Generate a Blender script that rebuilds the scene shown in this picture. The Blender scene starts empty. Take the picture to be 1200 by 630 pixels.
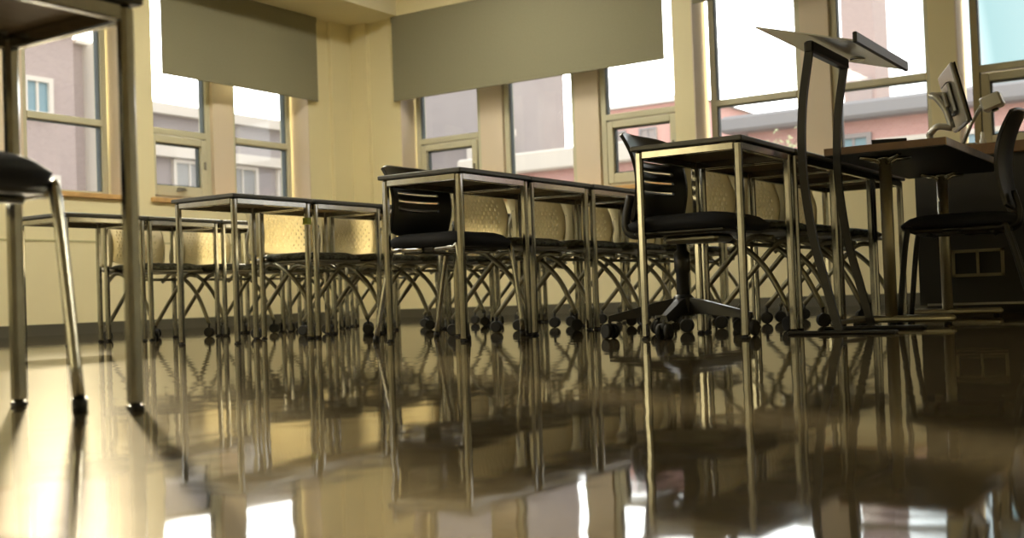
import bpy, math, random
from mathutils import Vector, Matrix

S = bpy.context.scene
COL = S.collection
random.seed(7)
R = math.radians

# ---------------------------------------------------------------- camera
F_PX, PITCH, ROLL, YAW, CAM_H = 1343.69, R(1.42224), R(-2.07968), R(33.0312), 0.178
fw = Vector((math.cos(YAW)*math.cos(PITCH), math.sin(YAW)*math.cos(PITCH), math.sin(PITCH)))
rt = Vector((math.sin(YAW), -math.cos(YAW), 0)); up = rt.cross(fw)
r2 = rt*math.cos(ROLL) + up*math.sin(ROLL); u2 = -rt*math.sin(ROLL) + up*math.cos(ROLL)
cd = bpy.data.cameras.new('camera'); cam = bpy.data.objects.new('camera', cd); COL.objects.link(cam)
M = Matrix((r2, u2, -fw)).transposed().to_4x4(); M.translation = (0, 0, CAM_H)
cam.matrix_world = M
cd.sensor_width = 36; cd.lens = F_PX/1200*36; cd.clip_start = 0.02; cd.clip_end = 400
cd.dof.use_dof = True; cd.dof.focus_distance = 4.6; cd.dof.aperture_fstop = 3.2
S.camera = cam

# ---------------------------------------------------------------- world, sun, exposure
SUN_AZ, SUN_EL = R(54.7), R(16.5)
w = bpy.data.worlds.new('sky'); S.world = w; w.use_nodes = True
nt = w.node_tree; nt.nodes.clear()
tc = nt.nodes.new('ShaderNodeTexCoord'); dot = nt.nodes.new('ShaderNodeVectorMath'); dot.operation = 'DOT_PRODUCT'
dot.inputs[1].default_value = (math.cos(SUN_AZ-R(12)), math.sin(SUN_AZ-R(12)), 0.1)
nrm = nt.nodes.new('ShaderNodeVectorMath'); nrm.operation = 'NORMALIZE'
nt.links.new(tc.outputs['Generated'], nrm.inputs[0]); nt.links.new(nrm.outputs[0], dot.inputs[0])
cr = nt.nodes.new('ShaderNodeValToRGB'); e = cr.color_ramp.elements
e[0].position = 0.55; e[0].color = (0.17, 0.16, 0.155, 1)
e[1].position = 0.97; e[1].color = (0.98, 0.95, 0.93, 1)
e2 = cr.color_ramp.elements.new(0.845); e2.color = (0.042, 0.062, 0.064, 1)
e3 = cr.color_ramp.elements.new(0.90); e3.color = (0.45, 0.46, 0.46, 1)
bg = nt.nodes.new('ShaderNodeBackground'); bg.inputs['Strength'].default_value = 3.8
wo = nt.nodes.new('ShaderNodeOutputWorld')
nt.links.new(dot.outputs['Value'], cr.inputs[0]); nt.links.new(cr.outputs[0], bg.inputs[0]); nt.links.new(bg.outputs[0], wo.inputs[0])

sd = bpy.data.lights.new('sun', 'SUN'); sd.energy = 5.6; sd.angle = R(1.2); sd.color = (1.0, 0.86, 0.64)
so = bpy.data.objects.new('sun', sd); COL.objects.link(so)
sdir = Vector((math.cos(SUN_AZ)*math.cos(SUN_EL), math.sin(SUN_AZ)*math.cos(SUN_EL), math.sin(SUN_EL)))
so.rotation_euler = sdir.to_track_quat('Z', 'Y').to_euler(); so.location = sdir*60

S.view_settings.view_transform = 'Standard'; S.view_settings.look = 'None'
S.view_settings.gamma = 1; S.view_settings.use_curve_mapping = False
S.view_settings.exposure = 1.95
S.cycles.max_bounces = 10; S.cycles.diffuse_bounces = 6; S.cycles.glossy_bounces = 5
S.cycles.transparent_max_bounces = 16; S.cycles.caustics_reflective = False
S.cycles.sample_clamp_indirect = 6.0
try: S.cycles.use_denoising = True
except Exception: pass

# ---------------------------------------------------------------- materials
def mat(name, col, rough=0.5, metal=0.0, spec=0.5, noise=None, bump=None, coat=0.0, trans=0.0):
    m = bpy.data.materials.new(name); m.use_nodes = True
    n = m.node_tree.nodes; l = m.node_tree.links; b = n['Principled BSDF']
    b.inputs['Base Color'].default_value = (*col, 1); b.inputs['Roughness'].default_value = rough
    b.inputs['Metallic'].default_value = metal; b.inputs['Specular IOR Level'].default_value = spec
    if coat: b.inputs['Coat Weight'].default_value = coat; b.inputs['Coat Roughness'].default_value = 0.05
    t = n.new('ShaderNodeTexCoord')
    if noise:
        sc, amt = noise
        nz = n.new('ShaderNodeTexNoise'); nz.inputs['Scale'].default_value = sc; nz.inputs['Detail'].default_value = 4
        l.new(t.outputs['Object'], nz.inputs['Vector'])
        r = n.new('ShaderNodeValToRGB'); r.color_ramp.elements[0].position = 0.3; r.color_ramp.elements[1].position = 0.7
        r.color_ramp.elements[0].color = (*[max(0, c*(1-amt)) for c in col], 1)
        r.color_ramp.elements[1].color = (*[min(1, c*(1+amt)) for c in col], 1)
        l.new(nz.outputs['Fac'], r.inputs[0]); l.new(r.outputs[0], b.inputs['Base Color'])
    if bump:
        sc, st, ds = bump
        nb = n.new('ShaderNodeTexNoise'); nb.inputs['Scale'].default_value = sc; nb.inputs['Detail'].default_value = 3
        l.new(t.outputs['Object'], nb.inputs['Vector'])
        bp = n.new('ShaderNodeBump'); bp.inputs['Strength'].default_value = st; bp.inputs['Distance'].default_value = ds
        l.new(nb.outputs['Fac'], bp.inputs['Height']); l.new(bp.outputs[0], b.inputs['Normal'])
    if trans:
        tr = n.new('ShaderNodeBsdfTranslucent'); tr.inputs[0].default_value = (*col, 1)
        mx = n.new('ShaderNodeMixShader'); mx.inputs[0].default_value = trans
        l.new(b.outputs[0], mx.inputs[1]); l.new(tr.outputs[0], mx.inputs[2])
        l.new(mx.outputs[0], n['Material Output'].inputs['Surface'])
    return m

WALL = mat('painted_wall_cream', (0.79, 0.715, 0.465), 0.55, noise=(1.3, 0.04), bump=(180, 0.1, 0.001))
WALLLO = mat('painted_wall_olive', (0.50, 0.47, 0.27), 0.5, noise=(1.1, 0.05))
CEIL = mat('painted_ceiling', (0.78, 0.72, 0.52), 0.8, noise=(2, 0.03))
PIER = mat('window_pier_paint', (0.72, 0.62, 0.50), 0.5, noise=(1.5, 0.03))
FRAME = mat('window_frame_metal', (0.60, 0.58, 0.44), 0.4)
GASKET = mat('window_gasket', (0.10, 0.13, 0.14), 0.5)
BASEB = mat('rubber_baseboard', (0.075, 0.07, 0.05), 0.5)
SILL = mat('oak_sill', (0.58, 0.36, 0.15), 0.4, noise=(9, 0.2))
BLIND = mat('roller_blind_fabric', (0.28, 0.265, 0.18), 0.85, noise=(60, 0.04), trans=0.14)
STEEL = mat('brushed_steel_tube', (0.50, 0.50, 0.475), 0.15, metal=1.0, noise=(30, 0.08))
CHROME = mat('chrome', (0.72, 0.70, 0.62), 0.12, metal=1.0)
GREYMET = mat('grey_metal', (0.30, 0.29, 0.25), 0.35, metal=0.8)
LEGMET = mat('grey_painted_leg', (0.30, 0.29, 0.22), 0.28, metal=0.7)
TOP = mat('grey_laminate_top', (0.20, 0.20, 0.18), 0.3, noise=(40, 0.1))
EDGE = mat('dark_edge_band', (0.12, 0.125, 0.125), 0.28)
UNDER = mat('desk_underside_board', (0.30, 0.22, 0.13), 0.6, noise=(25, 0.15))
BLACKP = mat('black_plastic', (0.022, 0.022, 0.022), 0.30)
BLACKM = mat('black_powder_coat', (0.02, 0.019, 0.017), 0.42)
NAVYF = mat('black_seat_fabric', (0.018, 0.02, 0.028), 0.85, bump=(400, 0.5, 0.002))
GREYSEAT = mat('speckled_grey_seat_fabric', (0.13, 0.14, 0.12), 0.8, noise=(45, 0.75))
CREAMP = mat('cream_perforated_plastic', (0.90, 0.83, 0.63), 0.42, trans=0.42)
CREAME = mat('cream_back_rim', (0.60, 0.54, 0.34), 0.45)
TYRE = mat('caster_rubber', (0.012, 0.012, 0.011), 0.6)
WOOD = mat('walnut_laminate', (0.20, 0.11, 0.055), 0.35, noise=(6, 0.3))
WOODE = mat('oak_edge', (0.46, 0.34, 0.19), 0.4, noise=(12, 0.15))
DARKPAN = mat('charcoal_panel', (0.024, 0.022, 0.017), 0.5)
BEIGE = mat('beige_grommet', (0.30, 0.26, 0.15), 0.5)
SILVER = mat('silver_plastic', (0.50, 0.50, 0.47), 0.3, metal=0.5)
SCREEN = mat('black_screen', (0.012, 0.012, 0.013), 0.08)
WHITE = mat('white_plastic', (0.75, 0.75, 0.70), 0.4)
FILLM = bpy.data.materials.new('fill_panel_glow'); FILLM.use_nodes = True  # glow of the added ceiling fill panels
FILLM.node_tree.nodes['Principled BSDF'].inputs['Emission Color'].default_value = (1.0, 0.93, 0.74, 1)
FILLM.node_tree.nodes['Principled BSDF'].inputs['Emission Strength'].default_value = 8.5
POSTM = mat('satin_post_metal', (0.50, 0.47, 0.36), 0.36, metal=0.7)
TAPE = mat('yellow_green_tape', (0.45, 0.55, 0.06), 0.5)


def brick_mat(name, c1, c2, mortar, scale=1.0):
    m = bpy.data.materials.new(name); m.use_nodes = True
    n = m.node_tree.nodes; l = m.node_tree.links; b = n['Principled BSDF']; b.inputs['Roughness'].default_value = 0.9
    t = n.new('ShaderNodeTexCoord'); sx = n.new('ShaderNodeSeparateXYZ'); ad = n.new('ShaderNodeMath'); mp = n.new('ShaderNodeCombineXYZ')
    l.new(t.outputs['Object'], sx.inputs[0]); l.new(sx.outputs[0], ad.inputs[0]); l.new(sx.outputs[1], ad.inputs[1])
    l.new(ad.outputs[0], mp.inputs[0]); l.new(sx.outputs[2], mp.inputs[1])
    br = n.new('ShaderNodeTexBrick'); br.inputs['Color1'].default_value = (*c1, 1); br.inputs['Color2'].default_value = (*c2, 1)
    br.inputs['Mortar'].default_value = (*mortar, 1); br.inputs['Scale'].default_value = 4*scale
    l.new(mp.outputs[0], br.inputs['Vector']); l.new(br.outputs['Color'], b.inputs['Base Color'])
    return m
REDBR = brick_mat('red_brick', (0.62, 0.36, 0.34), (0.56, 0.32, 0.30), (0.62, 0.48, 0.46))
MAUVEBR = brick_mat('mauve_brick', (0.42, 0.345, 0.34), (0.38, 0.315, 0.31), (0.46, 0.41, 0.39))
GREYST = mat('grey_render', (0.34, 0.315, 0.32), 0.9, noise=(0.4, 0.1))
PALEST = mat('pale_stone', (0.66, 0.63, 0.58), 0.9)
ROOFM = mat('grey_roof', (0.28, 0.28, 0.30), 0.8)
BLUEGL = mat('blue_window_glass', (0.2, 0.32, 0.38), 0.3)
HAZEGL = mat('grey_window_glass', (0.30, 0.31, 0.31), 0.3)
GROUNDM = mat('pale_paving', (0.34, 0.32, 0.28), 0.9, noise=(0.5, 0.1))
BARK = mat('bark', (0.20, 0.17, 0.13), 0.9)
LEAF = mat('spring_leaf', (0.45, 0.5, 0.3), 0.8)

def glass_mat():
    m = bpy.data.materials.new('window_glass'); m.use_nodes = True
    n = m.node_tree.nodes; l = m.node_tree.links; n.clear()
    o = n.new('ShaderNodeOutputMaterial'); tr = n.new('ShaderNodeBsdfTransparent'); tr.inputs[0].default_value = (0.95, 0.97, 0.96, 1)
    gl = n.new('ShaderNodeBsdfGlossy'); gl.inputs['Roughness'].default_value = 0.02
    fr = n.new('ShaderNodeFresnel'); fr.inputs['IOR'].default_value = 1.3
    mx = n.new('ShaderNodeMixShader')
    l.new(fr.outputs[0], mx.inputs[0]); l.new(tr.outputs[0], mx.inputs[1]); l.new(gl.outputs[0], mx.inputs[2]); l.new(mx.outputs[0], o.inputs[0])
    return m
GLASS = glass_mat()

def floor_mat():
    m = bpy.data.materials.new('polished_terrazzo'); m.use_nodes = True
    n = m.node_tree.nodes; l = m.node_tree.links; b = n['Principled BSDF']
    t = n.new('ShaderNodeTexCoord')
    def noise(scale, detail=3, vec=None):
        k = n.new('ShaderNodeTexNoise'); k.inputs['Scale'].default_value = scale; k.inputs['Detail'].default_value = detail
        l.new(vec or t.outputs['Object'], k.inputs['Vector']); return k
    big = noise(1.4, 5); fine = noise(90, 2)
    r1 = n.new('ShaderNodeValToRGB'); r1.color_ramp.elements[0].color = (0.10, 0.078, 0.042, 1); r1.color_ramp.elements[1].color = (0.16, 0.125, 0.072, 1)
    r1.color_ramp.elements[0].position = 0.35; r1.color_ramp.elements[1].position = 0.65
    l.new(big.outputs['Fac'], r1.inputs[0])
    r2_ = n.new('ShaderNodeValToRGB'); r2_.color_ramp.elements[0].position = 0.42; r2_.color_ramp.elements[1].position = 0.62
    r2_.color_ramp.elements[0].color = (0.72, 0.72, 0.72, 1); r2_.color_ramp.elements[1].color = (1.3, 1.3, 1.25, 1)
    l.new(fine.outputs['Fac'], r2_.inputs[0])
    mu = n.new('ShaderNodeMix'); mu.data_type = 'RGBA'; mu.blend_type = 'MULTIPLY'; mu.inputs[0].default_value = 1
    l.new(r1.outputs[0], mu.inputs[6]); l.new(r2_.outputs[0], mu.inputs[7])
    # square tile joints
    br = n.new('ShaderNodeTexBrick'); br.offset = 0; br.inputs['Scale'].default_value = 1.0
    br.inputs['Brick Width'].default_value = 0.61; br.inputs['Row Height'].default_value = 0.61; br.inputs['Mortar Size'].default_value = 0.0015
    br.inputs['Color1'].default_value = (1, 1, 1, 1); br.inputs['Color2'].default_value = (0.94, 0.94, 0.94, 1); br.inputs['Mortar'].default_value = (0.55, 0.5, 0.45, 1)
    l.new(t.outputs['Object'], br.inputs['Vector'])
    mu2 = n.new('ShaderNodeMix'); mu2.data_type = 'RGBA'; mu2.blend_type = 'MULTIPLY'; mu2.inputs[0].default_value = 1
    l.new(mu.outputs[2], mu2.inputs[6]); l.new(br.outputs['Color'], mu2.inputs[7]); l.new(mu2.outputs[2], b.inputs['Base Color'])
    wv = noise(7, 2); sp = noise(160, 1)
    ad = n.new('ShaderNodeMath'); ad.operation = 'MULTIPLY_ADD'; ad.inputs[1].default_value = 0.02
    l.new(sp.outputs['Fac'], ad.inputs[0]); l.new(wv.outputs['Fac'], ad.inputs[2])
    bp = n.new('ShaderNodeBump'); bp.inputs['Strength'].default_value = 0.6; bp.inputs['Distance'].default_value = 0.0012
    l.new(ad.outputs[0], bp.inputs['Height'])
    n.remove(b); df = n.new('ShaderNodeBsdfDiffuse'); gl = n.new('ShaderNodeBsdfAnisotropic'); gl.inputs['Roughness'].default_value = 0.035
    l.new(mu2.outputs[2], df.inputs['Color']); l.new(bp.outputs[0], gl.inputs['Normal'])
    fr = n.new('ShaderNodeFresnel'); fr.inputs['IOR'].default_value = 1.58
    gr = n.new('ShaderNodeBsdfAnisotropic'); gr.inputs['Roughness'].default_value = 0.34; gr.inputs['Color'].default_value = (1, .92, .78, 1); l.new(bp.outputs[0], gr.inputs['Normal'])
    m0 = n.new('ShaderNodeMixShader'); m0.inputs[0].default_value = 0.008; l.new(df.outputs[0], m0.inputs[1]); l.new(gr.outputs[0], m0.inputs[2])
    mx = n.new('ShaderNodeMixShader'); l.new(fr.outputs[0], mx.inputs[0]); l.new(m0.outputs[0], mx.inputs[1]); l.new(gl.outputs[0], mx.inputs[2])
    l.new(mx.outputs[0], n['Material Output'].inputs['Surface'])
    return m
FLOOR = floor_mat()

# ---------------------------------------------------------------- mesh builder
class MB:
    def __init__(s): s.v = []; s.f = []; s.sm = []
    def add(s, v, f, smooth=False, m=None):
        o = len(s.v)
        s.v += [tuple(m @ Vector(p)) if m else tuple(p) for p in v]
        s.f += [tuple(i+o for i in q) for q in f]; s.sm += [smooth]*len(f); return s
    def box(s, a, b, m=None, bev=0.0):
        x0, y0, z0 = [min(p, q) for p, q in zip(a, b)]; x1, y1, z1 = [max(p, q) for p, q in zip(a, b)]
        if bev <= 0:
            v = [(x0,y0,z0),(x1,y0,z0),(x1,y1,z0),(x0,y1,z0),(x0,y0,z1),(x1,y0,z1),(x1,y1,z1),(x0,y1,z1)]
            return s.add(v, [(0,3,2,1),(4,5,6,7),(0,1,5,4),(1,2,6,5),(2,3,7,6),(3,0,4,7)], m=m)
        b_ = min(bev, (x1-x0)*.45, (y1-y0)*.45, (z1-z0)*.45); v = []
        for z, i in ((z0, b_), (z0+b_, 0), (z1-b_, 0), (z1, b_)):
            for cx, cy, sx, sy in ((x0,y0,1,1),(x1,y0,-1,1),(x1,y1,-1,-1),(x0,y1,1,-1)):
                k = i
                p1 = (cx+sx*k, cy+sy*(k+b_), z); p2 = (cx+sx*(k+b_), cy+sy*k, z)
                v += [p1, p2] if (sx*sy > 0) else [p2, p1]
        f = [tuple(range(7, -1, -1)), tuple(range(24, 32))]
        for r in range(3):
            for i in range(8): f.append((r*8+i, r*8+(i+1) % 8, (r+1)*8+(i+1) % 8, (r+1)*8+i))
        return s.add(v, f, m=m)
    def tube(s, pts, r, n=10, m=None, cap=True, flat=None):
        pts = [Vector(p) for p in pts]; rs = r if isinstance(r, (list, tuple)) else [r]*len(pts)
        v = []; prev = None
        for i, p in enumerate(pts):
            t = (pts[min(i+1, len(pts)-1)] - pts[max(i-1, 0)]).normalized()
            if prev is None:
                a = Vector((1, 0, 0)) if abs(t.x) < 0.9 else Vector((0, 1, 0)); a = (a - t*a.dot(t)).normalized()
            else: a = (prev - t*prev.dot(t)).normalized()
            prev = a; c = t.cross(a)
            for k in range(n):
                th = 2*math.pi*(k+.5)/n
                if flat: v.append(p + a*(math.copysign(flat[0], math.cos(th))) + c*(math.copysign(flat[1], math.sin(th))))
                else: v.append(p + (a*math.cos(th) + c*math.sin(th))*rs[i])
        f = []
        for i in range(len(pts)-1):
            for k in range(n): f.append((i*n+k, i*n+(k+1) % n, (i+1)*n+(k+1) % n, (i+1)*n+k))
        if cap: f += [tuple(range(n-1, -1, -1)), tuple(range((len(pts)-1)*n, len(pts)*n))]
        s.add(v, f, not flat, m)
        if cap and not flat: s.sm[-1] = s.sm[-2] = False
        return s
    def cyl(s, c, r, h, axis=(0,0,1), n=24, m=None, r2=None):
        c = Vector(c); ax = Vector(axis).normalized()
        return s.tube([c, c+ax*h], [r, r if r2 is None else r2], n, m)
    def lathe(s, prof, n=24, m=None):
        v = []; f = []
        for r_, z in prof:
            for k in range(n): a = 2*math.pi*k/n; v.append((r_*math.cos(a), r_*math.sin(a), z))
        for i in range(len(prof)-1):
            for k in range(n): f.append((i*n+k, i*n+(k+1) % n, (i+1)*n+(k+1) % n, (i+1)*n+k))
        f += [tuple(range(n-1, -1, -1)), tuple(range((len(prof)-1)*n, len(prof)*n))]
        return s.add(v, f, True, m)
    def sheet(s, fn, nu, nv, th, keep=None, m=None):
        """curved sheet of thickness th; fn(u, v) -> point; cells where keep(i, j) is False become holes"""
        P = [[Vector(fn(i/nu, j/nv)) for j in range(nv+1)] for i in range(nu+1)]
        N = []
        for i in range(nu+1):
            row = []
            for j in range(nv+1):
                du = P[min(i+1, nu)][j]-P[max(i-1, 0)][j]; dv = P[i][min(j+1, nv)]-P[i][max(j-1, 0)]
                row.append(du.cross(dv).normalized())
            N.append(row)
        v = []; W = nv+1; tot = (nu+1)*W
        for sgn in (0.5, -0.5):
            for i in range(nu+1):
                for j in range(nv+1): v.append(P[i][j] + N[i][j]*th*sgn)
        k_ = lambda i, j: 0 <= i < nu and 0 <= j < nv and (keep is None or keep(i, j))
        I = lambda i, j: i*W+j
        f = []; fe = []
        for i in range(nu):
            for j in range(nv):
                if not k_(i, j): continue
                a, b, c, d = I(i,j), I(i+1,j), I(i+1,j+1), I(i,j+1)
                f.append((a, b, c, d)); f.append((d+tot, c+tot, b+tot, a+tot))
                for (di, dj, p, q) in ((0,-1,a,b),(1,0,b,c),(0,1,c,d),(-1,0,d,a)):
                    if not k_(i+di, j+dj): fe.append((q, p, p+tot, q+tot))
        o = len(s.v); s.add(v, f, True, m)
        s.f += [tuple(i+o for i in q) for q in fe]; s.sm += [False]*len(fe)
        return s
    def build(s, name, material, parent=None, loc=None, rotz=0):
        me = bpy.data.meshes.new(name); me.from_pydata(s.v, [], s.f); me.materials.append(material)
        me.polygons.foreach_set('use_smooth', s.sm); me.update()
        o = bpy.data.objects.new(name, me); COL.objects.link(o)
        if parent: o.parent = parent
        if loc: o.location = loc
        o.rotation_euler.z = rotz
        return o

def spline(pts, n=8):
    P = [Vector(p) for p in pts]; P = [P[0]*2-P[1]] + P + [P[-1]*2-P[-2]]; out = []
    for i in range(1, len(P)-2):
        for k in range(n):
            t = k/n
            out.append(0.5*((2*P[i]) + (-P[i-1]+P[i+1])*t + (2*P[i-1]-5*P[i]+4*P[i+1]-P[i+2])*t*t + (-P[i-1]+3*P[i]-3*P[i+1]+P[i+2])*t**3))
    out.append(P[-2]); return out

def thing(name, label, cat, loc=(0,0,0), rotz=0, group=None):
    o = bpy.data.objects.new(name, None); o.empty_display_size = 0.05; COL.objects.link(o)
    o.location = loc; o.rotation_euler.z = rotz; o['label'] = label; o['category'] = cat
    if group: o['group'] = group
    return o
def tag(o, label, cat, group=None):
    o['label'] = label; o['category'] = cat
    if group: o['group'] = group
    return o
def struct(o): o['kind'] = 'structure'; return o
def dup(root, label=None, group=None, loc=None, rotz=None):
    def cp(o, parent):
        c = o.copy(); COL.objects.link(c); c.parent = parent
        for ch in list(o.children): cp(ch, c)
        return c
    kids = list(root.children); r = root.copy(); COL.objects.link(r)
    for ch in kids: cp(ch, r)
    if label: r['label'] = label
    if group: r['group'] = group
    if loc is not None: r.location = loc
    if rotz is not None: r.rotation_euler.z = rotz
    return r

# ================================================================ ROOM SHELL
XB, YA = 9.86, 8.5          # inner faces of the far right wall and of the left wall
X0, Y0 = -3.6, -3.2         # walls behind the camera
WT = 0.34                   # wall thickness
SOF = 3.29; CEILZ = 3.85
SZ = 1.22                   # sill top
struct(MB().box((X0-.3, Y0-.3, -0.12), (XB+WT, YA+WT, 0)).build('floor', FLOOR))
struct(MB().box((X0-.3, Y0-.3, CEILZ), (XB+WT, YA+WT, CEILZ+.15)).build('ceiling', CEIL))
# soffit over the left windows and the ledge above the blinds of the far wall
struct(MB().box((X0, YA-.75, SOF), (XB+WT, YA+WT, CEILZ)).build('trim_1', CEIL))
struct(MB().box((XB-.07, Y0, SOF), (XB+WT, YA-.751, CEILZ)).build('trim_2', WALL))

def wall_openings(axis, c, spans, lo, hi, name, z_sill, z_head):
    """axis 'y': wall in plane y=c running along x; openings spans"""
    m = MB(); edges = sorted(spans)
    def bx(a, b, z0, z1):
        if b-a < 1e-4: return
        if axis == 'y': m.box((a, c, z0), (b, c+WT, z1))
        else: m.box((c, a, z0), (c+WT, b, z1))
    bx(lo, hi, 0, z_sill)
    if z_head < SOF: bx(lo, hi, z_head, SOF)
    p = lo
    for a, b in edges: bx(p, a, z_sill, z_head); p = b
    bx(p, hi, z_sill, z_head)
    return struct(m.build(name, WALL))
A_OP = [(-2.9, -0.7), (0.0, 2.2), (2.4, 3.9), (4.65, 6.785), (7.078, 9.162)]
B_OP = [(-2.4, -0.6), (-0.2, 1.996), (2.21, 4.325), (4.522, 7.795)]
wall_openings('y', YA, A_OP, X0-.3, XB+WT, 'wall_left', SZ-.04, SOF)
wall_openings('x', XB, B_OP, Y0-.3, YA, 'wall_back', SZ-.04, SOF)
struct(MB().box((X0-.3, Y0-.3, 0), (X0, YA, CEILZ)).build('wall_rear', WALL))
struct(MB().box((X0, Y0-.3, 0), (XB, Y0, CEILZ)).build('wall_right', WALL))
# corner pilasters
struct(MB().box((9.50, YA-.05, 0), (XB, YA, SOF)).box((XB-.05, 8.21, 0), (XB, YA-.05, SOF)).build('trim_3', WALL))
# baseboards and dado groove strip
struct(MB().box((X0, YA-.014, 0), (9.5, YA, .095)).box((9.5, YA-.064, 0), (XB-.05, YA-.05, .095)).build('baseboard_left', BASEB))
struct(MB().box((XB-.014, Y0, 0), (XB, 8.21, .095)).build('baseboard_back', BASEB))
struct(MB().box((X0, YA-.006, .79), (9.5, YA, .805)).build('trim_4', WALLLO))
n_ = 5
for a, b in A_OP:
    struct(MB().box((a-.05, YA-.035, SZ-.045), (b+.04, YA+.24, SZ), bev=.006).build('trim_%d' % n_, SILL)); n_ += 1
for a, b in B_OP:
    struct(MB().box((XB-.035, a-.05, SZ-.045), (XB+.24, b+.04, SZ), bev=.006).build('trim_%d' % n_, SILL)); n_ += 1

# windows: built along a local axis u; P(u, d, z) maps to the wall
GD = 0.28
def mk(axis):
    if axis == 'y': return lambda u, d, z: (u, YA+d, z)
    return lambda u, d, z: (XB+d, u, z)
WN = [0]
TR = {'y': 1.89, 'x': 1.93}
def window(axis, u0, u1, kind, flip=False):
    """kind: 'transom', 'awning' (hinged sash below the transom) or 'plain'"""
    WN[0] += 1
    P = mk(axis); root = bpy.data.objects.new('window_%d' % WN[0], None); COL.objects.link(root)
    root['kind'] = 'structure'
    z0, z1 = SZ, SOF; fwd = 0.055; d0, d1 = GD-.05, GD+.05
    B = lambda m, a, b, bev=0: m.box(P(*a), P(*b), bev=bev)
    m = MB()
    B(m, (u0-fwd, d0, z0), (u0, d1, z1)); B(m, (u1, d0, z0), (u1+fwd, d1, z1))
    B(m, (u0, d0, z0), (u1, d1, z0+.045)); B(m, (u0, d0, z1-.05), (u1, d1, z1))
    m.build('window_frame', FRAME, root)
    g = MB(); e = .008
    for a, b in ((u0, u0+e), (u1-e, u1)): B(g, (a, GD-.03, z0+.045), (b, GD+.03, z1-.05))
    g.build('gasket', GASKET, root)
    t = TR[axis]
    if kind != 'plain':
        m = MB(); B(m, (u0, d0-.01, t-.03), (u1, d1, t+.03), .006); m.build('transom', FRAME, root)
        m = MB(); B(m, (u0+e, GD-.002, t+.03), (u1-e, GD+.002, z1-.05)); m.build('glass_pane', GLASS, root)
    else:
        m = MB(); B(m, (u0+e, GD-.002, z0+.045), (u1-e, GD+.002, z1-.05)); m.build('glass_pane', GLASS, root)
    if kind == 'transom':
        m = MB(); B(m, (u0+e, GD-.002, z0+.045), (u1-e, GD+.002, t-.03)); m.build('glass_pane', GLASS, root)
        m = MB(); B(m, (u0+e, GD-.03, t-.038), (u1-e, GD+.03, t-.03)); m.build('gasket', GASKET, root)
    if kind == 'awning':
        a, b = u0+.015, u1-.015; za, zb = z0+.05, t-.045; k = .065
        m = MB()
        B(m, (a, d0-.02, za), (a+k, GD+.02, zb), .005); B(m, (b-k, d0-.02, za), (b, GD+.02, zb), .005)
        B(m, (a+k, d0-.02, za), (b-k, GD+.02, za+.10), .005); B(m, (a+k, d0-.02, zb-k), (b-k, GD+.02, zb), .005)
        sash = m.build('awning_sash', FRAME, root)
        m = MB(); q = .014
        B(m, (a+k, GD-.03, za+.10), (a+k+q, GD+.01, zb-k)); B(m, (b-k-q, GD-.03, za+.10), (b-k, GD+.01, zb-k))
        B(m, (a+k, GD-.03, zb-k-q), (b-k, GD+.01, zb-k)); B(m, (a+k, GD-.03, za+.10), (b-k, GD+.01, za+.10+q))
        m.build('gasket', GASKET, sash)
        m = MB(); B(m, (a+k+q, GD-.002, za+.10+q), (b-k-q, GD+.002, zb-k-q)); m.build('glass_pane', GLASS, sash)
        m = MB(); c = (a+b)/2
        B(m, (c-.05, d0-.045, za+.055), (c+.05, d0-.02, za+.085), .008)
        m.tube([P(c, d0-.04, za+.07), P(c+.03, d0-.07, za+.06), P(c-.09, d0-.07, za+.045)], .008, 8)
        m.build('crank_handle', GREYMET, sash)
        m = MB(); uu = b-k*.5 if not flip else a+k*.5
        B(m, (uu-.012, d0-.04, za+.28), (uu+.012, d0-.02, za+.36), .006)
        m.build('latch', GREYMET, sash)
    return root
def pier(axis, u0, u1):
    global n_
    P = mk(axis); m = MB().box(P(u0, GD-.09, SZ), P(u1, GD+.06, SOF)); struct(m.build('trim_%d' % n_, PIER)); n_ += 1
def reveal(axis, u, s):   # painted lining of a jamb
    global n_
    P = mk(axis); m = MB().box(P(u, .0, SZ), P(u+s*.012, GD-.05, SOF)); struct(m.build('trim_%d' % n_, PIER)); n_ += 1
# left wall; the windows out of view are added for more daylight
for u0, u1, k in ((4.76, 5.50, 'transom'), (5.93, 6.69, 'transom'), (7.20, 7.92, 'awning'), (8.31, 9.06, 'transom'),
                  (2.5, 3.05, 'transom'), (3.25, 3.8, 'transom'), (.1, 1.0, 'transom'), (1.2, 2.1, 'transom'), (-2.8, -1.9, 'transom'), (-1.7, -.8, 'transom')):
    window('y', u0, u1, k, flip=False)
pier('y', 5.56, 5.87); pier('y', 7.98, 8.25); pier('y', 3.11, 3.19); pier('y', 1.06, 1.14); pier('y', -1.84, -1.76)
for u in (6.785, 9.162): reveal('y', u, -1)
# far wall; its out-of-view windows are added to let in light
for u0, u1, k in ((6.93, 7.70, 'awning'), (5.77, 6.53, 'plain'), (4.60, 5.38, 'awning'), (3.42, 4.20, 'transom'), (2.29, 3.04, 'transom'),
                  (1.10, 1.87, 'awning'), (-.08, .70, 'transom'), (-2.3, -1.55, 'transom'), (-1.4, -.7, 'transom')):
    window('x', u0, u1, k, flip=True)
pier('x', 6.59, 6.87); pier('x', 5.44, 5.71); pier('x', 3.10, 3.36); pier('x', .76, 1.04); pier('x', -1.5, -1.45)
for u in (7.795, 4.325, 1.996): reveal('x', u, -1)

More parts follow.
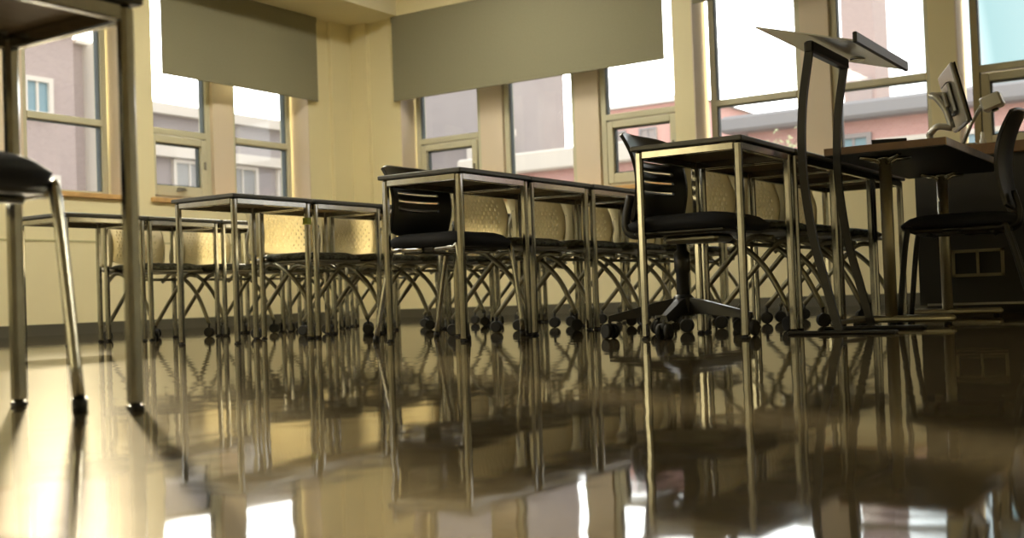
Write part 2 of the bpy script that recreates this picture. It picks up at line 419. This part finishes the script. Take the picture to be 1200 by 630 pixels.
# light portals in the openings (guide the daylight, give none themselves)
def portal(axis, a, b):
    l = bpy.data.lights.new('window_portal', 'AREA'); l.shape = 'RECTANGLE'; l.size = b-a; l.size_y = SOF-SZ; l.cycles.is_portal = True
    o = bpy.data.objects.new('window_portal', l); COL.objects.link(o)
    P = mk(axis); o.location = P((a+b)/2, GD+.12, (SZ+SOF)/2)
    o.rotation_euler = Vector((0, 1, 0) if axis == 'y' else (1, 0, 0)).to_track_quat('Z', 'Y').to_euler()
for a, b in A_OP: portal('y', a, b)
for a, b in B_OP: portal('x', a, b)

# roller blinds
def blind(axis, u0, u1, zb, label, off=0.03):
    P = mk(axis); t = thing('roller_blind', label, 'blind', P((u0+u1)/2, -off-.030, zb), 0, 'roller blinds at the windows')
    L = (u1-u0)/2; h = SOF-.002-zb
    def Q(u, d, z): return (u, d, z) if axis == 'y' else (d, u, z)
    MB().box(Q(-L, -.0012, .012), Q(L, .0012, h)).build('blind_fabric', BLIND, t)
    MB().box(Q(-L, -.007, 0), Q(L, .007, .025), bev=.004).build('bottom_bar', BLIND, t)
    MB().tube([Q(-L, .028, h-.028), Q(L, .028, h-.028)], .024, 14).build('roller_tube', BLIND, t)
    m = MB()
    for s in (-1, 1): m.box(Q(s*(L+.012)-.004, .004, h-.055), Q(s*(L+.012)+.004, .04, SOF-zb))
    m.build('bracket', BLIND, t)
blind('y', 7.145, 9.257, 2.37, 'olive grey roller blind half lowered over the left wall windows beside the corner')
blind('x', 4.581, 7.829, 2.36, 'wide olive grey roller blind half lowered over the three windows right of the corner')
blind('x', 2.25, 4.28, 2.83, 'olive grey roller blind rolled nearly up, its bar just showing right of the pillar')

# unseen ceiling panels added to brighten the corner and walls
def panel(x, y, where):
    t = thing('added_fill_panel', 'added out-of-view ceiling fill panel ' + where, 'light', (x, y, CEILZ-.05), 0, 'added ceiling fill panels')
    m = MB()
    for a, b in (((-.62,-.32,0),(.62,-.30,.05)),((-.62,.30,0),(.62,.32,.05)),((-.62,-.30,0),(-.60,.30,.05)),((.60,-.30,0),(.62,.30,.05))): m.box(a, b)
    m.build('fill_frame', WHITE, t)
    MB().box((-.60,-.30,.012), (.60,.30,.02)).build('fill_face', FILLM, t)
for x, where in ((0.5, 'farthest from the desk rows'), (3.0, 'just left of the desk rows'), (5.5, 'over the middle of the desk rows'), (8.0, 'nearest the corner of the windows')): panel(x, 5.9, where)

# ================================================================ OUTSIDE
struct(MB().box((-60, 9.2, -1.3), (120, 120, -1.0)).box((10.6, -60, -1.3), (120, 9.2, -1.0)).build('ground', GROUNDM))
def win_rect(parent, p, size, normal, m=BLUEGL, fr=PALEST):
    """window on a facade: frame + recessed pane; p is its lower corner, size (w, h)"""
    w_, h_ = size; x, y, z = p; f = MB(); g = MB(); k = .12
    def Q(u, d, zz): return (x-d, y+u, z+zz) if normal == 'x' else (x+u, y-d, z+zz)
    f.box(Q(-k, 0, -k), Q(0, .12, h_+k)); f.box(Q(w_, 0, -k), Q(w_+k, .12, h_+k)); f.box(Q(0, 0, h_), Q(w_, .12, h_+k)); f.box(Q(0, 0, -k), Q(w_, .16, 0))
    f.box(Q(w_/2-.03, 0, 0), Q(w_/2+.03, .08, h_))
    fo = f.build('window_frame', fr, parent); g.box(Q(0, 0.0, 0), Q(w_, .03, h_)); g.build('pane', m, fo)
# low red brick building seen through the far wall's windows
b = thing('brick_building', 'low red brick building with grey cornice seen through the right-hand far windows', 'building', (30, 6, -1))
MB().box((0, -22, 0), (9, 5.6, 5.45)).build('brick_wall', REDBR, b)
MB().box((-.6, -22.5, 5.45), (9.5, 6.2, 5.9), bev=.08).build('cornice', ROOFM, b)
for y in (-3.2, .9, -1.1, -5.5, -9.5, -13):
    win_rect(b, (0, y, 2.6), (1.1, 2.2), 'x', BLUEGL if y in (.9+2, -1.1, 2.4) else GREYST, PALEST)
win_rect(b, (0, 2.35, 2.4), (.7, 2.6), 'x', BLUEGL, GREYST)
b = thing('brick_building', 'red brick building with a pale band seen behind the middle blind', 'building', (30, 17, -1))
MB().box((0, -2, 0), (8, 4, 5.0)).build('brick_wall', REDBR, b)
MB().box((-.4, -2.2, 5.0), (8, 4.2, 5.6), bev=.05).build('cornice', PALEST, b)
win_rect(b, (0, -.9, 2.4), (1.4, 1.2), 'x', GREYST, PALEST)
b = thing('grey_building', 'pale grey building rising left of the sky behind the middle blind', 'building', (36, 24.4, -1))
MB().box((0, -1.2, 0), (4, 8.5, 10.5)).build('rendered_wall', GREYST, b)
MB().box((-.3, -1.4, 7.2), (0, 8.5, 7.45)).box((-.3, -1.4, 10.5), (4, 8.6, 10.9)).build('cornice', PALEST, b)
MB().box((-.25, .35, 0), (-.02, .75, 7.2), bev=.05).build('downpipe', PALEST, b)
for y in (-.9, 3.0, 5.3): win_rect(b, (0, y, 4.6), (1.1, 1.6), 'x', HAZEGL, PALEST)
b = thing('brick_building', 'distant red building with a grey hipped roof showing above the opening sash', 'building', (60, 29, -1))
MB().box((0, -3, 0), (8, 4.5, 12.0)).build('brick_wall', REDBR, b)
MB().add([(-.4,-3.4,12.0),(8.4,-3.4,12.0),(8.4,4.9,12.0),(-.4,4.9,12.0),(4,-.2,13.2),(4,2.4,13.2)],
         [(0,4,5,3),(1,2,5,4),(0,1,4),(2,3,5),(0,3,2,1)]).build('roof', ROOFM, b)
for y in (-2.2, -.2, 1.8): win_rect(b, (0, y, 9.4), (.9, 1.2), 'x', GREYST, ROOFM)
b = thing('brick_tower', 'tall mauve brick block rising behind the curved lectern poles', 'building', (45, 12.75, -1))
MB().box((0, -.65, 0), (2, .62, 16)).build('brick_wall', MAUVEBR, b)
MB().box((-.2, -.8, 16), (2.2, .8, 16.5)).build('coping', PALEST, b)
MB().box((-.06, -.5, 4), (0, .45, 9.2)).build('render_panel', GREYST, b)
# across the street from the left wall
b = thing('brick_building', 'mauve brick building with a blue window seen through the leftmost window', 'building', (18, 25, -1))
MB().box((-9, 0, 0), (0.35, 7, 8.3)).box((.35, 0.3, 0), (2.6, 7, 8.1)).build('brick_wall', MAUVEBR, b)
MB().box((-9.2, -.25, 8.3), (.45, 7.1, 8.45)).box((.5, .1, 8.1), (2.75, 7, 8.2)).build('coping', PALEST, b)
MB().box((.85, -.2, 0), (1.45, .3, 8.1)).build('pilaster', PALEST, b)
for x in (-1.05, -4, -7): win_rect(b, (x, 0, 6.15), (.6, .75), 'y', BLUEGL, PALEST)
for x in (-1.6, -4.6): win_rect(b, (x, 0, 2.3), (1.3, 2.2), 'y', PALEST, PALEST)
b = thing('grey_building', 'grey blue banded building seen under the left blind', 'building', (26, 30, -1))
MB().box((-3.6, 0, 0), (9.5, 6, 7.9)).build('rendered_wall', GREYST, b)
for z in (4.6, 6.2, 7.6): MB().box((-3.8, -.3, z), (9.7, 0, z+.35)).build('pale_band', PALEST, b)
for x in (-2.6, -.2, 2.2, 4.6, 7.0): win_rect(b, (x, 0, 5.15), (1.2, .9), 'y', HAZEGL, PALEST)
# young tree
t = thing('young_tree', 'young tree with thin pale green leaves outside the window left of the lectern', 'tree', (24, 9.2, -1))
m = MB(); m.tube([(0,0,0), (.05,0,2), (0,.05,3.6)], [.11,.08,.05], 8)
random.seed(3); lv = MB()
for i in range(30):
    a = random.uniform(0, 6.28); z = random.uniform(1.8, 3.5); L = random.uniform(.8, 1.9)
    p0 = Vector((.02, 0, z)); p2 = Vector((math.cos(a)*L*.7, math.sin(a)*L*.7, z+L*.75)); p1 = (p0+p2)/2+Vector((0,0,-.1))
    m.tube([p0, p1, p2], [.03, .018, .006], 5)
    for k in range(60):
        c = p0.lerp(p2, random.uniform(.3, 1.05))+Vector([random.gauss(0, .13) for _ in range(3)])
        d = Vector([random.gauss(0, 1) for _ in range(3)]).normalized(); q = d.orthogonal().normalized()
        lv.add([c-d*.05, c+q*.03, c+d*.05, c-q*.03], [(0,1,2,3)])
m.build('trunk', BARK, t); lv.build('foliage', LEAF, t)

# ================================================================ FURNITURE
# ---- student desk: origin at the left near foot corner; top .56 x .45, height .735
DW, DD, DH = 0.565, 0.45, 0.735
def make_desk(label, group):
    t = thing('student_desk', label, 'desk', (0,0,0), 0, group)
    m = MB().box((0, 0, DH-.020), (DW, DD, DH), bev=.004); m.build('desktop', EDGE, t)
    MB().box((.03, .03, DH-.0215), (DW-.03, DD-.03, DH-.020)).build('underside_board', UNDER, t)
    i = .012; s = .028
    for x in (i, DW-i-s):
        for y in (i, DD-i-s):
            leg = MB().box((x, y, .006), (x+s, y+s, DH-.020), bev=.007).build('leg', STEEL, t)
            MB().box((x+.001, y+.001, 0), (x+s-.001, y+s-.001, .008), bev=.002).build('glide', TYRE, leg)
    z0, z1 = DH-.050, DH-.021; g = .022
    for a, b in (((i+s, i+.003, z0), (DW-i-s, i+.003+g, z1)), ((i+s, DD-i-.003-g, z0), (DW-i-s, DD-i-.003, z1)),
                 ((i+.003, i+s, z0), (i+.003+g, DD-i-s, z1)), ((DW-i-.003-g, i+s, z0), (DW-i-.003, DD-i-s, z1))):
        MB().box(a, b, bev=.003).build('rail', STEEL, t)
    m = MB()
    for x in (.06, DW-.06):
        for y in (.06, DD-.06): m.cyl((x, y, DH-.026), .008, .005, n=8)
    m.build('screws', GREYMET, t)
    return t

# ---- back shell shared by the black chairs
def shell(width, z0, z1, yfn, slots, nu, nv, wrap=.05, th=.011, taper=.03):
    def fn(u, v):
        z = z0+(z1-z0)*v; c = (u-.5)*2
        w_ = width/2*(1-taper*abs(2*v-1)**2.2) if v > .5 else width/2*(1-taper*.4*abs(2*v-1)**2)
        zz = z - .022*abs(c)**4*(1 if v > .5 else -1)*abs(2*v-1)
        return (c*w_, yfn(v) - wrap*c*c, zz)
    m = MB(); m.sheet(fn, nu, nv, th, slots); return m
def black_back_y(v): return .205 + .055*v*v*v + .018*(1-v)**2 - .02*math.sin(math.pi*v)
def slot_keep(i, j):
    # four slots in the upper-middle of the shell, fading towards the sides
    return not (j in (13, 17, 21, 25) and 5 <= i <= 26)
def seat_pad(w_, d, z, th, mat_, parent, name='seat', front_drop=.02):
    n1, n2 = 16, 14
    def sq(c, s=5.0): return c
    def top(u, v):
        cx, cy = (u-.5)*2, (v-.5)*2
        # superellipse footprint
        k = (abs(cx)**5+abs(cy)**5)**(1/5) if (cx or cy) else 0
        mx = max(abs(cx), abs(cy)); s_ = mx/k if k else 1
        x, y = cx*s_*w_/2, cy*s_*d/2
        e_ = mx**6
        zz = z+th*(1-.55*e_) - .010*(1-cx*cx)*(1-cy*cy)
        zz -= front_drop*max(0, -cy-.3)**2
        return x, y, zz
    v = []; f = []; N1, N2 = n1+1, n2+1
    for i in range(N1):
        for j in range(N2): v.append(top(i/n1, j/n2))
    for i in range(N1):
        for j in range(N2):
            x, y, zz = top(i/n1, j/n2); mx = max(abs(i/n1*2-1), abs(j/n2*2-1)); v.append((x*(1-.03*mx), y*(1-.03*mx), z-.0*mx+(.012 if mx > .98 else 0)-front_drop*max(0, -(j/n2-.5)*2-.3)**2))
    T = N1*N2; I = lambda i, j: i*N2+j
    for i in range(n1):
        for j in range(n2):
            f.append((I(i,j), I(i+1,j), I(i+1,j+1), I(i,j+1))); f.append((I(i,j+1)+T, I(i+1,j+1)+T, I(i+1,j)+T, I(i,j)+T))
    ring = [(i, 0) for i in range(n1)] + [(n1, j) for j in range(n2)] + [(i, n2) for i in range(n1, 0, -1)] + [(0, j) for j in range(n2, 0, -1)]
    for k in range(len(ring)):
        a, b_ = I(*ring[k]), I(*ring[(k+1) % len(ring)]); f.append((b_, a, a+T, b_+T))
    m = MB(); m.add(v, f, True); return m.build(name, mat_, parent)

# ---- black four-legged chair, faces -y
def make_black_chair(label, LEGM=None, slots=True, bw=.44, bz=.80):
    LEGM = LEGM or STEEL
    t = thing('black_chair', label, 'chair')
    seat_pad(.46, .46, .412, .075, NAVYF, t)
    MB().box((-.20, -.19, .398), (.20, .19, .415), bev=.006).build('seat_pan', BLACKP, t)
    shell(bw, .475, bz, black_back_y, slot_keep if slots else None, 32, 36).build('backrest', BLACKP, t)
    for s in (-1, 1):
        MB().tube(spline([(s*.16, .10, .405), (s*.165, .20, .415), (s*.165, .222, .47), (s*.16, .205, .56)], 6), .011, 10).build('back_bracket', LEGM, t)
        for y0_, pts, gx, gy in ((0, [(s*.20, -.06, .402), (s*.208, -.165, .404), (s*.210, -.195, .385), (s*.218, -.235, .02)], .2185, -.236),
                                 (1, [(s*.20, .0, .402), (s*.206, .15, .404), (s*.209, .178, .385), (s*.225, .262, .02)], .2255, .263)):
            lg = MB().tube(spline(pts, 6), .0115, 10).build('leg', LEGM, t)
            MB().cyl((s*gx, gy, 0), .014, .024, n=12).build('glide', TYRE, lg)
    for y in (-.12, .12): MB().tube([(-.19, y, .392), (.19, y, .392)], .009, 8).build('cross_tube', LEGM, t)
    return t

# ---- twin wheel caster mesh at a point
def caster(parent, p, r, mat_=TYRE, ang=0.0, gap=.012, wdt=.016, stem_top=None):
    x, y, z = p; c, s = math.cos(ang), math.sin(ang); m = MB()
    for q in (-1, 1):
        a = Vector((x+c*q*(gap/2), y+s*q*(gap/2), r)); d = Vector((c*q, s*q, 0))
        m.tube([a, a+d*wdt*.2, a+d*wdt*.8, a+d*wdt], [r*.9, r, r, r*.8], 18)
    m.tube([(x, y, r), (x, y, stem_top or z)], .007, 8)
    m.tube([(x-c*.016, y-s*.016, r*1.5), (x+c*.016, y+s*.016, r*1.5)], r*.55, 10)
    return m.build('caster', mat_, parent)

# ---- cream nesting chair on casters, faces -y
def make_cream_chair(label, group):
    t = thing('nesting_chair', label, 'chair', (0,0,0), 0, group)
    seat_pad(.46, .44, .425, .05, GREYSEAT, t)
    MB().box((-.21, -.20, .408), (.21, .20, .425), bev=.006).build('seat_pan', GREYMET, t)
    def yb(v): return .215 + .05*v*v - .025*math.sin(math.pi*v)
    nu, nv = 49, 41
    def keep(i, j):
        if i < 6 or i > nu-7 or j < 4 or j > nv-5: return True
        rowi = (j-3)//3; inrow = (j-3) % 3
        if inrow == 2: return True
        off = (rowi % 2)*2
        return (i+off) % 4 != 0
    shell(.40, .475, .768, yb, keep, nu, nv, wrap=.05, th=.008, taper=.02).build('backrest', CREAMP, t)
    # rim wings at both sides of the back
    for s in (-1, 1):
        def fnw(u, v, s=s):
            z = .455+(.775-.455)*v; c = .96+.20*u
            return (s*c*.20, yb(v) - .05*.92 + .034*u*u*2 - .0, z)
        MB().sheet(fnw, 4, 12, .016).build('back_rim', CREAME, t)
        MB().tube(spline([(s*.215, .10, .43), (s*.228, .21, .44), (s*.232, .245, .52), (s*.225, .218, .64)], 6), .012, 10).build('back_post', GREYMET, t)
        # curved leg to the front caster, straighter leg to the rear caster
        MB().tube(spline([(s*.212, .19, .36), (s*.212, .10, .412), (s*.212, -.02, .37), (s*.212, -.14, .26), (s*.212, -.235, .085)], 6), .0125, 10).build('leg', LEGMET, t)
        MB().tube(spline([(s*.188, -.17, .385), (s*.188, -.06, .385), (s*.188, .08, .25), (s*.188, .235, .085)], 6), .0125, 10).build('leg', LEGMET, t)
        caster(t, (s*.212, -.235, .09), .030, ang=.5*s); caster(t, (s*.188, .235, .09), .030, ang=.3)
    MB().tube([(-.21, -.02, .368), (.21, -.02, .368)], .009, 8).build('cross_tube', LEGMET, t)
    return t

# ---- rows of desks
ROWS = [('row nearest the left windows', 5.46, 3.92, 6, 1), ('second row from the left windows', 4.15, 3.925, 6, 1),
        ('third row from the left windows', 2.79, 3.915, 6, 1), ('nearest row by the lectern', 1.535, 3.905, 4, 0)]
RN = ['row beside the left wall', 'second row from the left wall', 'third row from the left wall', 'row nearest the camera']
ORD = ['first', 'second', 'third', 'fourth', 'fifth', 'sixth']
PITCH_D = .575
desk0 = None
def tape(t, x, y):
    MB().box((x-.0015, y-.0015, .60), (x+.0295, y+.0295, .635)).build('tape_band', TAPE, t)
for ri, (rn, y0, x0, n, _) in enumerate(ROWS):
    for k in range(n):
        lb = 'grey-topped steel desk, %s from the left in the %s' % (ORD[k], RN[ri])
        jit = random.Random(ri*10+k)
        loc = (x0+k*PITCH_D+jit.uniform(-.002, .002), y0+(jit.uniform(-.006, .006) if k else 0), 0)
        if desk0 is None: desk0 = make_desk(lb, 'student desks set in rows'); desk0.location = loc; d = desk0
        else: d = dup(desk0, lb, 'student desks set in rows', loc)
        if (ri, k) in ((1, 0), (2, 1)): TAPED = d; tp = [(d, DW-.012-.028 if ri == 1 else .012)]
        if (ri, k) == (1, 0): tape(d, DW-.040, .012); 
# foreground desk
d = dup(desk0, 'close-up grey-topped steel desk at the left edge, its underside and square legs in view', 'student desks set in rows', (1.375-DW+.02, 1.69, 0))
d.scale = (1, .88, 1.03)
for ch in list(d.children):
    if ch.name.startswith('tape'): bpy.data.objects.remove(ch)

CH = []
chair0 = None
def put_cream(x, y, rz, label):
    global chair0
    if chair0 is None:
        chair0 = make_cream_chair(label, 'cream chairs tucked behind the desks'); c = chair0
        c.location = (x, y, 0); c.rotation_euler.z = rz
    else: c = dup(chair0, label, 'cream chairs tucked behind the desks', (x, y, 0), rz)
    return c
CROWS = [(0, 4.777, 5.765, 5), (1, 4.782, 4.455, 5), (2, 4.772, 3.10, 5), (3, 4.762, 1.845, 3)]
for ri, cx, cy, n in CROWS:
    for k in range(n):
        jit = random.Random(100+ri*10+k)
        put_cream(cx+k*PITCH_D, cy+jit.uniform(-.012, .012), jit.uniform(-.008, .008),
                  'cream perforated-back caster chair, %s from the left in the %s' % (ORD[k], RN[ri]))

bc = make_black_chair('black slotted-back chair with steel legs at the left end of the third desk row')
bc.location = (4.20, 3.06, 0)
c2 = dup(bc, 'black chair at the left edge of the photo, seat tucked under the close-up desk', None, (1.10, 2.04, 0), R(0))
c3 = make_black_chair('dark chair with tall curved back at the right edge, drawn up to the wooden table', BLACKM, False, .46, .92)
c3.scale = (1.1, 1.1, 1); c3.location = (5.46, 1.115, 0); c3.rotation_euler.z = R(188)

# ---- black swivel chair
t = thing('swivel_chair', 'black swivel chair with slotted back and five-star base behind the nearest row', 'chair', (4.185, 1.915, 0), 0)
seat_pad(.48, .47, .412, .072, NAVYF, t)
MB().box((-.20, -.19, .395), (.20, .19, .416), bev=.008).build('seat_pan', BLACKP, t)
shell(.46, .44, .815, lambda v: black_back_y(v)+.01, slot_keep, 32, 36, wrap=.055, th=.013).build('backrest', BLACKP, t)
for s in (-1, 1):
    MB().tube(spline([(s*.17, .08, .405), (s*.175, .20, .405), (s*.175, .232, .45), (s*.165, .212, .56)], 6), .018, 10).build('back_arm', BLACKP, t)
MB().box((-.085, -.11, .365), (.085, .12, .397), bev=.012).build('tilt_mechanism', GREYMET, t)
MB().tube([(.08, 0, .38), (.20, -.03, .372), (.25, -.04, .37)], .006, 8).build('height_lever', BLACKP, t)
for ch in t.children: ch.location.y -= .08
MB().lathe([(.024, .09), (.026, .12), (.026, .25), (.032, .26), (.032, .33), (.02, .34), (.02, .37)], 20).build('gas_column', BLACKP, t)
for k in range(5):
    a = R(46+72*k); c, s = math.cos(a), math.sin(a)
    v = []; f = []
    for q, (rr, hw, zt, zb) in enumerate(((.02, .030, .155, .085), (.10, .024, .140, .088), (.30, .016, .090, .066))):
        for sx, zz in ((-1, zb), (1, zb), (.6, zt), (-.6, zt)): v.append((c*rr - s*hw*sx, s*rr + c*hw*sx, zz))
    for q in range(2):
        for i in range(4): f.append((q*4+i, q*4+(i+1) % 4, q*4+4+(i+1) % 4, q*4+4+i))
    f += [(3,2,1,0), (8,9,10,11)]
    lg = MB().add(v, f); lg = lg.build('base_arm', BLACKP, t)
    caster(lg, (c*.295, s*.295, .075), .030, TYRE, a+R(40*(k % 3)), gap=.016, wdt=.020)
MB().lathe([(.045, .08), (.048, .10), (.044, .15), (.03, .165)], 20).build('base_hub', BLACKP, t)

# ---- lectern
t = thing('lectern', 'tall lectern with two curved black poles, flat feet and a slanted metal top', 'lectern', (4.22, 1.30, 0))
path = [(0, .01, .012), (0, .05, .18), (0, .095, .38), (0, .12, .62), (0, .112, .85), (0, .075, 1.075)]
for x in (0, .43):
    MB().tube(spline([(x, y, z) for _, y, z in path], 8), .02, 4, flat=(.009, .0145)).build('pole', BLACKM, t)
    MB().box((x-.03, -.20, 0), (x+.03, .20, .012), bev=.004).build('foot', BLACKM, t)
MB().box((.03, .022, .03), (.40, .05, .048), bev=.004).build('cross_bar', GREYMET, t)
MB().box((-.012, .058, 1.055), (.442, .094, 1.10), bev=.006).build('top_bar', BLACKM, t)
# slanted board: high edge at +y, lip at -y
m = MB(); L0, L1 = -.06, .66
ya, za, yb_, zb = .262, 1.168-.0, -.107, 1.062
th = .006
nrm_ = Vector((0, -(za-zb), ya-yb_)).normalized()
def bd(x, t_, o): return (x, yb_+(ya-yb_)*t_, zb+(za-zb)*t_ + o)
v = [bd(L0,0,0), bd(L1,0,0), bd(L1,1,0), bd(L0,1,0), bd(L0,0,th), bd(L1,0,th), bd(L1,1,th), bd(L0,1,th)]
m.add(v, [(0,3,2,1),(4,5,6,7),(0,1,5,4),(1,2,6,5),(2,3,7,6),(3,0,4,7)]); m.build('reading_board', SILVER, t)
MB().box((L0-.005, yb_-.014, zb-.006), (L1+.005, yb_+.002, zb+.034), bev=.003).build('lip', BLACKM, t)
m = MB(); m.cyl((.43, .02, 1.085), .03, .012, n=16); m.build('mounting_disc', CHROME, t)

# ---- wooden table with T-legs
t = thing('wooden_table', 'brown wood-topped table on steel posts and T feet right of the lectern', 'table', (4.81, 1.025, 0))
TW, TD, TH = 1.40, .500, .76
MB().box((.0, .004, TH-.030), (TW, TD, TH)).build('tabletop', WOOD, t)
MB().box((0, 0, TH-.032), (TW, .004, TH-.001)).build('edge_band', WOODE, t)
MB().box((.002, .005, TH-.034), (TW-.002, TD-.002, TH-.030)).build('underside', DARKPAN, t)
for x in (.20, 1.26):
    px, py = x, .30
    MB().cyl((px, py, .03), .026, TH-.034-.03-.012, n=20).build('post', POSTM, t)
    br = MB()
    for k in range(4):
        a = R(45+90*k); c, s = math.cos(a), math.sin(a)
        br.tube([(px, py, TH-.075), (px+c*.05, py+s*.05, TH-.045), (px+c*.12, py+s*.12, TH-.037)], [.014, .011, .009], 8)
    br.cyl((px, py, TH-.05), .04, .016, n=20)
    br.build('top_bracket', CHROME, t)
    MB().box((px-.028, .04, .012), (px+.028, TD-.02, .042), bev=.01).build('foot', POSTM, t)
    ft_ = bpy.context.scene.objects[t.children[-1].name]
    for y in (.07, TD-.05): MB().cyl((px, y, 0), .016, .014, n=14).build('glide', TYRE, ft_)

# ---- teacher console
t = thing('teaching_console', 'dark teaching console with brown top and beige framed port panel behind the wooden table', 'cabinet', (6.42, .15, 0))
CW = 1.40; CHT = .90
MB().box((.03, 0, .05), (.62, CW, CHT-.06)).build('cabinet_body', DARKPAN, t)
MB().box((0, -.03, CHT-.06), (.68, CW+.03, CHT), bev=.004).build('console_top', WOOD, t)
MB().box((.06, .03, 0), (.58, CW-.03, .05)).build('plinth', DARKPAN, t)
MB().box((.018, .04, .05), (.03, CW-.04, .062)).build('bottom_strip', GREYMET, t)
fy0, fy1, fz0, fz1 = 1.112-.15, 1.375-.15, .20, .345; k = .016
fr = MB().box((.015, fy0, fz0), (.03, fy1, fz0+k)).box((.015, fy0, fz1-k), (.03, fy1, fz1)).box((.015, fy0, fz0), (.03, fy0+k, fz1)).box((.015, fy1-k, fz0), (.03, fy1, fz1)).box((.015, (fy0+fy1)/2-.006, fz0), (.03, (fy0+fy1)/2+.006, fz1))
fr.build('port_frame', BEIGE, t)
MB().box((.020, 1.30, .44), (.03, 1.345, .54), bev=.003).build('outlet_plate', BEIGE, t)

# ---- things on the table and console
t = thing('monitor', 'flat monitor seen edge-on, on a silver spring arm on the wooden table', 'monitor', (5.38, 1.22, .76))
MB().box((-.05, -.035, 0), (.05, .035, .012), bev=.004).cyl((0, 0, .012), .016, .075).build('arm_base', SILVER, t)
MB().tube(spline([(0, 0, .085), (-.01, -.04, .115), (0, -.10, .105)], 6), .015, 10).build('lower_arm', SILVER, t)
MB().tube(spline([(0, -.10, .105), (.0, -.075, .19), (.0, -.035, .25), (.01, -.012, .262)], 6), .015, 10).cyl((.01, -.012, .262), .016, .06, axis=(.2, -1, -.1)).build('upper_arm', SILVER, t)
rm = Matrix.Translation((.0, -.11, .235)) @ Matrix.Rotation(R(20), 4, 'Z') @ Matrix.Rotation(R(-13), 4, 'X')
MB().box((-.19, -.012, -.135), (.19, .008, .135), m=rm, bev=.006).build('display_housing', GREYMET, t)
MB().box((-.188, -.018, -.133), (.188, -.0118, .133), m=rm, bev=.003).build('screen', SCREEN, t)
MB().box((-.09, .008, -.07), (.09, .026, .07), m=rm, bev=.01).box((-.035, .024, -.035), (.035, .045, .035), m=rm, bev=.006).build('rear_mount', GREYMET, t)

t = thing('laptop', 'thin black laptop lid standing open on the wooden table left of the monitor', 'laptop', (5.42, 1.40, .76))
rm = Matrix.Rotation(R(-70), 4, 'Z')
MB().box((-.08, -.10, 0), (.08, .07, .012), m=rm, bev=.003).build('keyboard_base', BLACKP, t)
MB().box((-.08, 0, 0), (.08, .006, .10), m=rm @ Matrix.Translation((0, .07, .008)) @ Matrix.Rotation(R(-18), 4, 'X'), bev=.002).build('lid', BLACKP, t)

t = thing('document_camera', 'grey document camera with slanted stalk and boxy head behind the monitor', 'camera', (6.62, 1.33, CHT))
MB().box((-.06, -.08, 0), (.06, .06, .025), bev=.006).build('base', GREYMET, t)
MB().tube([(0, -.0, .02), (0, -.055, .14), (0, -.115, .235)], [.012, .010, .010], 10).build('stalk', GREYMET, t)
rm = Matrix.Translation((0, -.165, .235)) @ Matrix.Rotation(R(-18), 4, 'X')
hd = MB().box((-.045, -.055, -.035), (.045, .055, .045), m=rm, bev=.01).build('camera_head', SILVER, t)
MB().cyl((0, 0, 0), .018, .014, axis=(0, 0, -1), m=rm @ Matrix.Translation((0, 0, -.033))).build('lens', SCREEN, hd)
t = tag(MB().lathe([(.018, 0), (.018, .035), (.010, .048), (.010, .075), (.006, .082)], 16).build('marker_bottle', WHITE, None, (6.60, 1.22, CHT)),
        'small white bottle standing beside the document camera', 'bottle')
